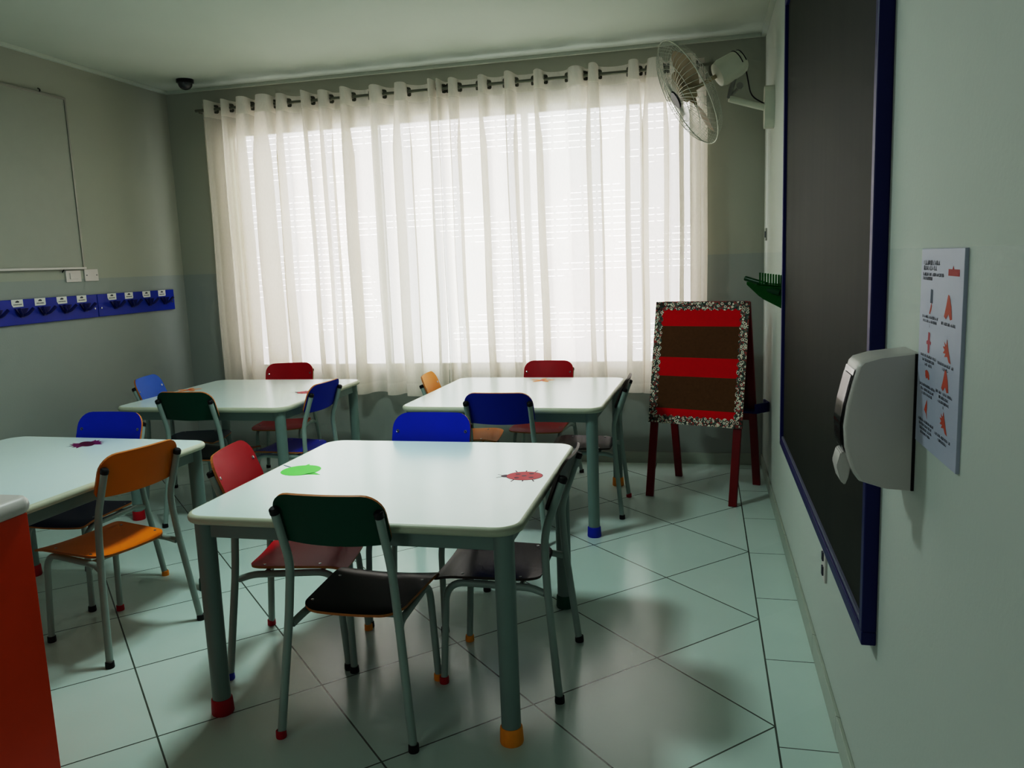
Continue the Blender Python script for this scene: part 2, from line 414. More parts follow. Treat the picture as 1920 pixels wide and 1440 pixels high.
# ------------------------------------------------------------------ curtains
RY, RZ = D-0.15, 2.733
def curtain(name, label, bulges, zb, seed):
    """bulges: list of (x0, x1, 'f'|'b')"""
    rnd = random.Random(seed)
    t = thing(name, label, 'curtain', (bulges[0][0], RY, zb), group='sheer curtains on the rod')
    o0 = Vector(t.location); path = []; K = 12
    for bi, (a, b, s) in enumerate(bulges):
        w = b-a; A = (0.085 if s == 'f' else -0.055)*(0.7+0.6*rnd.random())
        if w < 0.05: A *= 0.8
        ph = rnd.random()*6.28; fr = 0.7+rnd.random()*0.5; drift = rnd.uniform(-0.016, 0.016); ovf = rnd.choice((0.05, 0.15, 0.4, 1.6))
        for k in range(K+(bi == len(bulges)-1)):
            u = k/K; path.append((a, w, u, A, ph, fr, drift, bi, ovf))
    zt = 2.785; nz = 44; zs = [zt+(zb-zt)*(j/nz) for j in range(nz+1)]
    bm = bm_new(); rows = []
    ends = [p[1] for p in bulges]
    for j, z in enumerate(zs):
        d = j/nz; row = []
        for (a, w, u, A, ph, fr, drift, bi, ovf) in path:
            am = A*(1+0.25*math.sin(ph+d*2.6*fr)*min(1, d*2))
            ov = min(0.045, 0.40*w)*(0.25+0.75*min(1, d*5))*ovf
            x = a+w*u-ov*math.sin(2*PI*u)
            x += drift*math.sin(PI*u)*d + 0.010*d*math.sin((a+w*u)*3.1+seed) + 0.004*math.sin(z*5+(a+w*u)*9)*d
            y = -am*abs(math.sin(PI*u))**0.65
            y += 0.010*d*math.sin((a+w*u)*7.3+seed*1.7+z*1.3)
            zz = z+(0.012*d*math.sin((a+w*u)*5.1+seed) if j == nz else 0) + (0.006*math.sin(PI*u) if j == 0 and A > 0 else 0)
            row.append(bm.verts.new((x-o0.x, y, zz-zb)))
        rows.append(row)
    for p, q in zip(rows, rows[1:]):
        for i in range(len(p)-1): bm.faces.new((p[i], p[i+1], q[i+1], q[i]))
    c = finish('fabric', bm, M['sheer'], t, smooth=False)
    for p in c.data.polygons: p.use_smooth = True
    # grommets where the cloth crosses the rod
    cross = [b[1] for b in bulges[:-1]]
    for i, x in enumerate(cross):
        bm = bm_new(); ang = math.radians(90-28) if bulges[i][2] == 'b' else math.radians(90+28)
        ang = math.radians(50)*(1 if bulges[i][2] == 'f' else -1)+rnd.uniform(-.1, .1)
        n = 24; outer = rrect(0.058, 0.062, 0.014, 5)
        inner = [(0.0165*math.cos(math.atan2(py, px)), 0.0165*math.sin(math.atan2(py, px))) for px, py in outer]
        for sgn in (-1, 1):
            ro = [bm.verts.new((px, sgn*0.0035, py)) for px, py in outer]; ri = [bm.verts.new((px, sgn*0.0035, py)) for px, py in inner]
            if sgn < 0: fo, fi = ro, ri
            for k in range(len(ro)):
                k2 = (k+1) % len(ro); q = (ro[k], ri[k], ri[k2], ro[k2]); bm.faces.new(q if sgn < 0 else q[::-1])
        for k in range(len(ro)):
            k2 = (k+1) % len(ro)
            bm.faces.new((fo[k], fo[k2], ro[k2], ro[k])); bm.faces.new((fi[k], ri[k], ri[k2], fi[k2]))
        bm.normal_update()
        finish('grommet', bm, M['grommet'], t, loc=(x-o0.x, 0, RZ-zb), rot=(0, 0, ang))
    return t
left = [-3.719, -3.678, -3.615, -3.542, -3.484, -3.39, -3.306, -3.227, -3.117, -3.069, -3.004, -2.866, -2.811, -2.751, -2.662, -2.562, -2.486, -2.35, -2.247, -2.141, -2.06, -1.896, -1.844]
right = [-1.836, -1.797, -1.753, -1.679, -1.535, -1.465, -1.342, -1.266, -1.138, -1.063, -0.9, -0.786, -0.749, -0.688, -0.483, -0.415, -0.359, -0.257, -0.215, -0.159, -0.124, -0.045, 0.012]
def mk(xs, first):
    out = []; s = first
    for a, b in zip(xs, xs[1:]): out.append((a, b, s)); s = 'f' if s == 'b' else 'b'
    return out
curtain('sheer_curtain', 'left sheer off-white eyelet curtain, nearer the whiteboard', mk(left, 'b'), 0.545, 3)
curtain('sheer_curtain', 'right sheer off-white eyelet curtain, behind the striped easel and the wall fan', mk(right, 'f'), 0.56, 5)
t = thing('curtain_rod', 'thin grey metal curtain rod above the window', 'curtain rod', (-1.85, RY, RZ))
bm = bm_new(); tube(bm, [(-1.93, 0, 0), (1.93, 0, 0)], 0.011, 12); finish('pole', bm, M['rod'], t, True)
for x in (-1.90, 0.02, 1.91):
    bm = bm_new(); tube(bm, fillet([(x, 0.15, 0.0), (x, 0.03, -0.018), (x, 0.0, -0.016)], 0.02), 0.006, 8)
    box(bm, x-0.02, x+0.02, 0.142, 0.150, -0.045, 0.045, 0.002); finish('bracket', bm, M['rod'], t, True)

# ------------------------------------------------------------------ tables
def make_table(label, cx, cy, rot, caps, stickers, w=1.15, d=1.145, offs=0.062):
    t = thing('classroom_table', label, 'table', (cx, cy, 0), math.radians(rot), 'square white children\'s tables')
    Z = 0.72; th = 0.030
    bm = bm_new()
    # top with a bullnose edge: stacked rounded outlines
    layers = []
    for k in range(9):
        a = -PI/2+PI*k/8; layers.append((Z-th/2+math.sin(a)*th/2, math.cos(a)*th/2-th/2))
    rings = []
    for z, ins in layers: rings.append([bm.verts.new((x, y, z)) for x, y in rrect(w+2*ins, d+2*ins, 0.088+ins, 8)])
    n = len(rings[0])
    for a, b in zip(rings, rings[1:]):
        for k in range(n):
            f = bm.faces.new((a[k], a[(k+1) % n], b[(k+1) % n], b[k])); f.material_index = 1; f.smooth = True
    f = bm.faces.new(rings[0][::-1]); f.material_index = 1
    f = bm.faces.new(rings[-1]); f.material_index = 0
    top = finish('tabletop', bm, [M['tabletop'], M['table_edge']], t)
    hx, hy = w/2-offs, d/2-offs; zb = Z-th-0.055
    for sx, sy, L_ in ((0, -1, hx), (0, 1, hx)):
        bm = bm_new(); box(bm, -L_, L_, sy*hy-0.014, sy*hy+0.014, zb, Z-th, 0.003); finish('apron', bm, M['steel'], t)
    for sx in (-1, 1):
        bm = bm_new(); box(bm, sx*hx-0.014, sx*hx+0.014, -hy, hy, zb, Z-th, 0.003); finish('apron', bm, M['steel'], t)
    for (sx, sy), cap in zip(((-1, -1), (1, -1), (1, 1), (-1, 1)), caps):
        bm = bm_new(); lathe(bm, [(0, 0.012), (0.031, 0.012), (0.031, 0.2), (0.0325, Z-th-0.001), (0, Z-th-0.001)], 24)
        lg = finish('leg', bm, M['steel'], t, True, loc=(sx*hx, sy*hy, 0))
        bm = bm_new(); lathe(bm, [(0, 0), (0.036, 0), (0.038, 0.006), (0.0355, 0.052), (0.033, 0.056), (0.031, 0.056)], 24)
        finish('foot_cap', bm, M['cap_'+cap], lg, True)
    inv = Matrix.Rotation(-math.radians(rot), 4, 'Z') @ Matrix.Translation((-cx, -cy, 0))
    for name, fn, x, y, sz, ang in stickers:
        p = inv @ Vector((x, y, Z)); s = fn(name, sz); s.parent = top; s.location = (p.x, p.y, Z+0.0004)
        s.rotation_euler = (0, 0, math.radians(ang-rot))
    return t
def flat(bm, poly, z=0, mi=0):
    f = bm.faces.new([bm.verts.new((x, y, z)) for x, y in poly]); f.material_index = mi
    f.normal_update()
    if f.normal.z < 0: f.normal_flip()
def ell(rx, ry, cx=0, cy=0, n=28, fn=None): return [(cx+rx*math.cos(2*PI*k/n)*(fn(2*PI*k/n) if fn else 1), cy+ry*math.sin(2*PI*k/n)*(fn(2*PI*k/n) if fn else 1)) for k in range(n)]
def bar(bm, x0, y0, x1, y1, w, z=0, mi=0):
    d = Vector((x1-x0, y1-y0)).normalized(); nx, ny = -d.y*w/2, d.x*w/2
    flat(bm, [(x0+nx, y0+ny), (x1+nx, y1+ny), (x1-nx, y1-ny), (x0-nx, y0-ny)], z, mi)
def apple_sticker(name, s):
    bm = bm_new(); flat(bm, ell(s*0.5, s*0.46, fn=lambda a: 1-0.06*math.cos(2*a)), 0, 0)
    flat(bm, [(-s*0.06, s*0.44), (s*0.06, s*0.44), (0, s*0.62)], 0.0001, 0); flat(bm, [(s*.4, -s*.2), (s*.62, -s*.42), (s*.2, -s*.4)], 0, 0)
    bar(bm, -s*0.36, s*0.30, -s*0.62, s*0.52, s*0.035, 0.0002, 1); return finish(name, bm, [M['st_green'], M['drop_blue']])
def bug_sticker(name, s, light=False):
    bm = bm_new(); flat(bm, ell(s*0.40, s*0.35, s*0.06), 0.0002, 0)
    flat(bm, ell(s*0.11, s*0.11, -s*0.36, 0, 16), 0.0001, 1)
    flat(bm, ell(s*0.415, s*0.365, s*0.06), 0.0, 1)
    for i, a in enumerate((-50, 0, 50)):
        for sg in (-1, 1):
            x = s*0.06+s*0.26*math.sin(math.radians(a)); bar(bm, x, sg*s*0.30, x+s*0.07*math.sin(math.radians(a)), sg*s*0.46, s*0.03, 0.0, 1)
    for sg in (-1, 1): bar(bm, -s*0.42, sg*s*0.03, -s*0.56, sg*s*0.14, s*0.02, 0.0, 1)
    for x, y in ((-.1, .15), (-.1, -.16), (.2, .18), (.22, -.14), (.05, 0)): flat(bm, ell(s*0.06, s*0.055, s*x, s*y, 14), 0.0003, 2)
    return finish(name, bm, [M['st_red'], M['st_dark'], M['st_maroon']])
def flower_sticker(name, s):
    bm = bm_new()
    for k in range(5):
        a = 2*PI*k/5+0.3; m = Matrix.Rotation(a, 2)
        pts = [m @ Vector(p) for p in ell(s*0.22, s*0.11, s*0.28, 0, 16)]; flat(bm, [tuple(p) for p in pts], 0.0001*k, 0)
    flat(bm, ell(s*0.10, s*0.10), 0.0008, 1); return finish(name, bm, [M['st_orange'], M['st_red']])
def candy_sticker(name, s):
    bm = bm_new(); flat(bm, ell(s*0.24, s*0.50), 0.0003, 1)
    for sg in (-1, 1):
        pts = [(0.10, -0.10), (0.30, -0.17), (0.42, -0.22), (0.37, -0.12), (0.52, -0.10), (0.40, -0.03), (0.55, 0.03), (0.40, 0.06), (0.50, 0.16), (0.36, 0.13), (0.38, 0.22), (0.28, 0.16), (0.10, 0.10)]
        flat(bm, [(sg*x*s, y*s*2.5) for x, y in pts], 0.0001, 0)
        flat(bm, [(sg*x*s, y*s) for x, y in ((0.5, 0.0), (0.66, 0.02), (0.52, 0.05))], 0.0002, 2)
    return finish(name, bm, [M['st_purple'], M['st_maroon'], M['drop_blue']])
make_table('large square white table nearest the camera with green apple and ladybug stickers', -1.106, 2.791, 0, ('red', 'amber', 'green', 'black'),
           [('apple_sticker', apple_sticker, -1.545, 2.815, 0.165, 8), ('ladybug_sticker', bug_sticker, -0.652, 2.812, 0.165, 6)])
make_table('square white table at the back right, with a blue-footed front leg, beside the easel', -1.083, 4.745, -1.5, ('black', 'blue', 'amber', 'red'),
           [('flower_sticker', flower_sticker, -1.035, 5.17, 0.17, 0)])
make_table('square white table at the back left, under the left curtain, with orange flower sticker', -2.922, 4.70, 0.2, ('red', 'black', 'blue', 'green'),
           [('flower_sticker', flower_sticker, -3.42, 4.79, 0.17, 20), ('ladybug_sticker', bug_sticker, -2.50, 4.69, 0.15, 0)])
make_table('square white table at the left edge with a purple candy sticker', -2.856, 2.758, -1.5, ('black', 'black', 'green', 'red'),
           [('candy_sticker', candy_sticker, -2.86, 3.19, 0.135, 50)])

# ------------------------------------------------------------------ chairs
RT = 0.0138
def post_y(z):      # rear post in side view
    if z < 0.40: return 0.040*z/0.40
    if z < 0.575: return 0.040+0.008*(z-0.40)/0.175
    return 0.048-0.072*(z-0.575)/0.2
def post_x(z): return 0.228-(0.228-0.172)*min(1, z/0.56)
def make_chair(label, x, y, heading, back, seat, caps, group=None, edge='plywood', k=1.0):
    """heading: direction the sitter faces in degrees; caps: rear left, rear right, front left, front right"""
    t = thing('school_chair', label, 'chair', (x, y, 0), math.radians(heading-90), group or 'school chairs around the tables'); t.scale = (k, k, k)
    # rear posts
    for sx, cap in ((-1, caps[0]), (1, caps[1])):
        pts = [(sx*post_x(z), post_y(z), z) for z in (0.012, 0.40, 0.56, 0.60, 0.775)]
        P = fillet([pts[0], pts[1], (sx*post_x(.578), post_y(.578), 0.578), pts[4]], 0.05)
        bm = bm_new(); tube(bm, P, RT, 12); lg = finish('leg', bm, M['tube'], t, True)
        bm = bm_new(); lathe(bm, [(0, 0), (0.0165, 0), (0.0175, 0.004), (0.0165, 0.024), (0.0135, 0.026)], 16, Matrix.Translation((sx*post_x(0), post_y(0), 0)))
        finish('foot_cap', bm, M['cap_'+cap], lg, True)
        d = (Vector(P[-1])-Vector(P[-2])).normalized(); q = Vector((0, 0, 1)).rotation_difference(d).to_matrix().to_4x4()
        bm = bm_new(); lathe(bm, [(0.0135, -0.012), (0.0155, -0.012), (0.0155, 0.004), (0.011, 0.009), (0, 0.010)], 16, Matrix.Translation(P[-1]) @ q)
        finish('end_cap', bm, M['cap_black'], lg, True)
    # front legs with the seat rail bent from the same tube
    for sx, cap in ((-1, caps[2]), (1, caps[3])):
        P = fillet([(sx*(post_x(.385)-0.006), post_y(.385)+0.010, 0.372), (sx*0.172, 0.10, 0.385), (sx*0.158, 0.41, 0.385), (sx*0.166, 0.435, 0.012)], 0.075, 8)
        bm = bm_new(); tube(bm, P, RT*0.93, 12); lg = finish('leg', bm, M['tube'], t, True)
        bm = bm_new(); lathe(bm, [(0, 0), (0.0165, 0), (0.0175, 0.004), (0.0165, 0.024), (0.0125, 0.026)], 16, Matrix.Translation((sx*0.166, 0.435, 0)))
        finish('foot_cap', bm, M['cap_'+cap], lg, True)
    for yy in (0.14, 0.35):
        bm = bm_new(); tube(bm, [(-0.165, yy, 0.381), (0.165, yy, 0.381)], 0.0085, 8); finish('crossbar', bm, M['tube'], t, True)
    # seat: shallow scoop, waterfall front
    def ssurf(xx, v):
        def z(xx, v):
            w = 0.4045+0.010*(xx/0.19)**2
            if v > 0.37: w -= 1.9*(v-0.37)**2*1.0
            if v < 0.13: w -= 1.1*(0.13-v)**2
            return w
        e = 1e-4; zz = z(xx, v); n = Vector((-(z(xx+e, v)-zz)/e, -(z(xx, v+e)-zz)/e, 1)).normalized()
        return Vector((xx, v, zz)), n
    bm = bm_new(); slab(bm, 0.345, 0.075, 0.455, 0.030, 0.065, ssurf, 0.009, wt=0.385)
    s = finish('seat', bm, [M[seat], M[edge]], t)
    for p in s.data.polygons: p.use_smooth = p.material_index == 0
    for sx in (-1, 1):
        for vy in (0.14, 0.35):
            bm = bm_new(); p, n = ssurf(sx*0.155, vy); lathe(bm, [(0.006, 0.0042), (0.0055, 0.006), (0, 0.0068)], 10, Matrix.Translation(p)); finish('screw', bm, M['chrome'], s, True)
    # backrest: curved round the sitter, fixed in front of the posts
    def bsurf(xx, v):
        yv = post_y(v)+RT+0.006+0.62*(xx*xx-0.172**2)
        n = Vector((-1.24*xx, 1, 0.36)).normalized()
        return Vector((xx, yv, v-0.10*xx*xx if v < 0.7 else v)), n
    def bs2(xx, v):
        p, n = bsurf(xx, v); p.z = v+(0.28*(xx*xx)-0.008)*max(0, (0.745-v)/0.09); return p, n
    bm = bm_new(); slab(bm, 0.372, 0.662, 0.832, 0.066, 0.026, bs2, 0.009)
    b = finish('backrest', bm, [M[back], M[edge]], t)
    for p in b.data.polygons: p.use_smooth = p.material_index == 0
    for sx in (-1, 1):
        p, n = bs2(sx*0.163, 0.752); q = Vector((0, 0, 1)).rotation_difference(n).to_matrix().to_4x4()
        bm = bm_new(); lathe(bm, [(0.0075, 0.0040), (0.007, 0.0062), (0.0035, 0.0066), (0.003, 0.0045), (0, 0.0045)], 12, Matrix.Translation(p) @ q)
        finish('screw', bm, M['chrome'], b, True)
    return t
C = make_chair
C('dark green chair with black seat, back to the camera, at the nearest table', -1.112, 2.178, 90, 'green', 'black', ('red', 'black', 'black', 'amber'))
C('red chair on the left side of the nearest table', -1.766, 2.715, 10.5, 'red', 'red', ('red', 'blue', 'amber', 'black'))
C('black chair seen side-on at the right side of the nearest table', -0.483, 2.76, 180, 'black', 'black', ('black', 'black', 'red', 'amber'), edge='plywood_dark')
C('blue chair facing the camera behind the far edge of the nearest table', -1.205, 3.415, 270, 'blue', 'blue', ('black', 'amber', 'black', 'black'))
C('blue chair with its back to the camera in front of the back right table', -1.045, 4.03, 90, 'blue', 'blue', ('black', 'black', 'black', 'black'))
C('yellow chair at the left side of the back right table', -1.722, 4.92, 6, 'amber', 'amber', ('black', 'black', 'black', 'black'), k=0.965)
C('red chair behind the back right table, in front of the right curtain', -1.065, 5.55, 267, 'red', 'dark_red', ('black', 'black', 'black', 'black'), k=0.96)
C('black chair at the right side of the back right table, beside the easel', -0.462, 4.755, 180, 'black', 'black', ('black', 'red', 'black', 'black'), edge='plywood_dark', k=0.97)
C('light blue chair by the left wall at the left side of the back left table', -3.615, 4.65, 12.8, 'light_blue', 'blue_green', ('black', 'black', 'black', 'black'))
C('dark green chair with its back to the camera in front of the back left table', -2.925, 4.06, 90, 'green', 'black', ('black', 'black', 'black', 'black'))
C('red chair behind the back left table, in front of the left curtain', -3.06, 5.52, 283, 'red', 'dark_red', ('black', 'black', 'black', 'black'), k=0.965)
C('blue chair seen from its side at the right side of the back left table', -2.280, 4.50, 176, 'blue', 'blue', ('black', 'black', 'black', 'black'), k=0.985)
C('blue chair behind the left edge table, facing the camera', -2.88, 3.378, 270, 'blue', 'navy', ('amber', 'black', 'black', 'black'))
C('orange-yellow chair with yellow seat at the right side of the left edge table', -2.200, 2.715, 167.5, 'yellow', 'yellow', ('black', 'black', 'black', 'red'))

# ------------------------------------------------------------------ easel
def easel():
    c = Vector((0.0, 5.173, 0)); ax = Vector((0.558, -0.19, 0)); rot = math.atan2(ax.y, ax.x)
    t = thing('easel_board', 'dark red wooden A-frame easel with red and brown striped board in the corner', 'easel', tuple(c), rot)
    hw, dep, hz = 0.265, 0.262, 1.205
    tl = math.atan2(dep, hz)
    for sy in (-1, 1):
        for sx in (-1, 1):
            bm = bm_new()
            m = Matrix.Translation((sx*hw, sy*dep, 0)) @ Matrix.Rotation(sy*math.atan2(dep-0.012, hz), 4, 'X')
            ln = math.hypot(dep-0.012, hz)
            box(bm, -0.024, 0.024, -0.011, 0.011, 0.0, ln, 0.003, mtx=m)
            for v in bm.verts:
                if v.co.z < 0.02: v.co.z = max(0.0, v.co.z)
            finish('leg', bm, M['wood_dark_red'], t)
    # front board lies on the front legs
    ang = math.atan2(dep-0.012, hz); ln = math.hypot(dep-0.012, hz)
    base = Matrix.Translation((0, -dep, 0)) @ Matrix.Rotation(-ang, 4, 'X')      # local y = outward normal is -y, z runs up the slope
    s0, s1 = 0.468, ln+0.003; W = 0.596
    b = bpy.data.objects.new('display_board', None)
    bm = bm_new(); box(bm, -W/2, W/2, -0.020, -0.0115, s0, s1, 0.001, mtx=base); brd = finish('display_board', bm, M['felt_brown'], t)
    hgt = s1-s0
    def stripe(f0, f1, m, y=-0.0205):
        bm = bm_new(); box(bm, -W/2+0.03, W/2-0.03, y-0.0012, y+0.0002, s1-f1*hgt, s1-f0*hgt, mtx=base); return finish('stripe', bm, m, brd)
    for f0, f1, mm in ((0.05, 0.20, 'felt_red'), (0.20, 0.455, 'felt_brown'), (0.455, 0.61, 'felt_red'), (0.61, 0.875, 'felt_brown'), (0.875, 0.97, 'felt_red')):
        stripe(f0, f1, M[mm])
    # scalloped border
    bm = bm_new(); bw = 0.052
    def scal(p, q, inward, n):
        p, q, inward = Vector(p), Vector(q), Vector(inward)
        outp, inp = [], []
        N_ = n*8
        for k in range(N_+1):
            u = k/N_; e = p.lerp(q, u); ph = abs(math.sin(PI*u*n))
            outp.append(e); inp.append(e+inward*(bw*0.80+0.014*ph))
        vo = [bm.verts.new(base @ Vector((a.x, -0.0232, a.y))) for a in outp]; vi = [bm.verts.new(base @ Vector((a.x, -0.0232, a.y))) for a in inp]
        for k in range(N_): bm.faces.new((vo[k], vo[k+1], vi[k+1], vi[k]))
    x0, x1 = -W/2, W/2
    scal((x0, s1), (x1, s1), (0, -1), 14); scal((x1, s0), (x0, s0), (0, 1), 14)
    scal((x0, s0), (x0, s1), (1, 0), 17); scal((x1, s1), (x1, s0), (-1, 0), 17)
    finish('border', bm, M['flowers'], brd)
    # back board and cross rail
    base2 = Matrix.Translation((0, dep, 0)) @ Matrix.Rotation(ang, 4, 'X')
    bm = bm_new(); box(bm, -hw, hw, 0.0115, 0.019, 0.45, s1, 0.001, mtx=base2); finish('back_board', bm, M['wood_dark_red'], t)
    bm = bm_new(); box(bm, -hw-0.02, hw+0.02, -0.014, 0.014, hz-0.012, hz+0.006, 0.002); finish('top_rail', bm, M['wood_dark_red'], t)
    # tray across both legs, pointed ends
    bm = bm_new(); tz = 0.545; w2 = hw+0.05
    poly = [(-w2, 0.10), (-w2-0.03, 0.17), (-w2, 0.26), (w2, 0.26), (w2+0.05, 0.17), (w2, 0.06)]
    prism(bm, poly, tz-0.035, tz-0.022); prism(bm, [(w2, 0.06), (w2+0.05, 0.17), (w2, 0.26), (w2-0.012, 0.26), (w2+0.035, 0.17), (w2-0.012, 0.06)], tz-0.022, tz+0.025)
    prism(bm, [(-w2, 0.10), (-w2-0.03, 0.17), (-w2, 0.26), (-w2+0.012, 0.26), (-w2-0.015, 0.17), (-w2+0.012, 0.10)][::-1], tz-0.022, tz+0.025)
    bmesh.ops.recalc_face_normals(bm, faces=bm.faces[:])
    finish('tray', bm, M['tray_blue'], t)
easel()

# ------------------------------------------------------------------ cabinet at the left edge
def cabinet():
    x1, y1 = -1.872, 1.835; x0, y0 = -2.62, 0.92; zt = 0.9
    t = thing('low_cabinet', 'orange cabinet with a thick rounded light grey top at the left edge', 'cabinet', ((x0+x1)/2, (y0+y1)/2, 0))
    o = Vector(t.location)
    bm = bm_new(); ww, dd = x1-x0+0.036, y1-y0+0.036; th = 0.052; layers = []
    for k in range(7):
        a = -PI/2+PI*k/6; layers.append((zt-th/2+math.sin(a)*th/2, (math.cos(a)-1)*0.022))
    rings = [[bm.verts.new((x, y, z)) for x, y in rrect(ww+2*i, dd+2*i, 0.04+i*0.9, 6)] for z, i in layers]
    n = len(rings[0])
    for a, b in zip(rings, rings[1:]):
        for k in range(n):
            f = bm.faces.new((a[k], a[(k+1) % n], b[(k+1) % n], b[k])); f.smooth = True
    bm.faces.new(rings[0][::-1]); bm.faces.new(rings[-1]); finish('countertop', bm, M['grey_top'], t)
    bm = bm_new(); hx, hy = (x1-x0)/2, (y1-y0)/2; box(bm, -hx, hx-0.018, -hy+0.018, hy, 0.06, zt-th, 0.002); finish('body', bm, M['orange'], t)
    bm = bm_new(); box(bm, hx-0.018, hx, -hy, hy, 0.0, zt-th, 0.0015); finish('side_panel', bm, M['orange'], t)
    bm = bm_new(); box(bm, -hx+0.03, hx-0.03, -hy+0.05, hy-0.03, 0.0, 0.06); finish('plinth', bm, M['black_plastic'], t)
    for sx in (-1, 1):
        bm = bm_new(); a, b = sorted((sx*0.003, sx*(hx-0.021))); box(bm, a, b, -hy, -hy+0.017, 0.065, zt-th-0.004, 0.002); d = finish('door', bm, M['orange'], t)
        bm = bm_new(); tube(bm, fillet([(sx*0.04, -hy, 0.55), (sx*0.04, -hy-0.03, 0.55), (sx*0.04, -hy-0.03, 0.67), (sx*0.04, -hy, 0.67)], 0.015), 0.005, 8); finish('handle', bm, M['chrome'], d, True)
cabinet()

# ------------------------------------------------------------------ chalkboard on the right wall
def chalkboard():
    ya, yb, za, zb = 1.985, 4.165, 0.545, 2.655
    t = thing('chalkboard', 'large dark green chalkboard with a navy frame on the right wall', 'chalkboard', (R, (ya+yb)/2, za))
    cy = (ya+yb)/2; hy = (yb-ya)/2; hh = zb-za
    bm = bm_new(); box(bm, -0.020, -0.002, -hy+0.02, hy-0.02, 0.02, hh-0.02); finish('writing_surface', bm, M['chalk'], t)
    fw, ft = 0.034, 0.034
    for n_, b in (('frame', (-ft, 0.0, -hy, hy, 0, fw)), ('frame', (-ft, 0.0, -hy, hy, hh-fw, hh)),
                  ('frame', (-ft, 0.0, -hy, -hy+fw, fw, hh-fw)), ('frame', (-ft, 0.0, hy-fw, hy, fw, hh-fw))):
        bm = bm_new(); box(bm, *b, bev=0.003); finish(n_, bm, M['navy_frame'], t)
    for b in ((-0.028, -0.019, -hy+fw, -hy+fw+0.022, fw, hh-fw), (-0.028, -0.019, -hy+fw+0.022, hy-fw, fw, fw+0.012)):
        bm = bm_new(); box(bm, *b, bev=0.001); finish('inner_strip', bm, M['inner_strip'], t)
chalkboard()

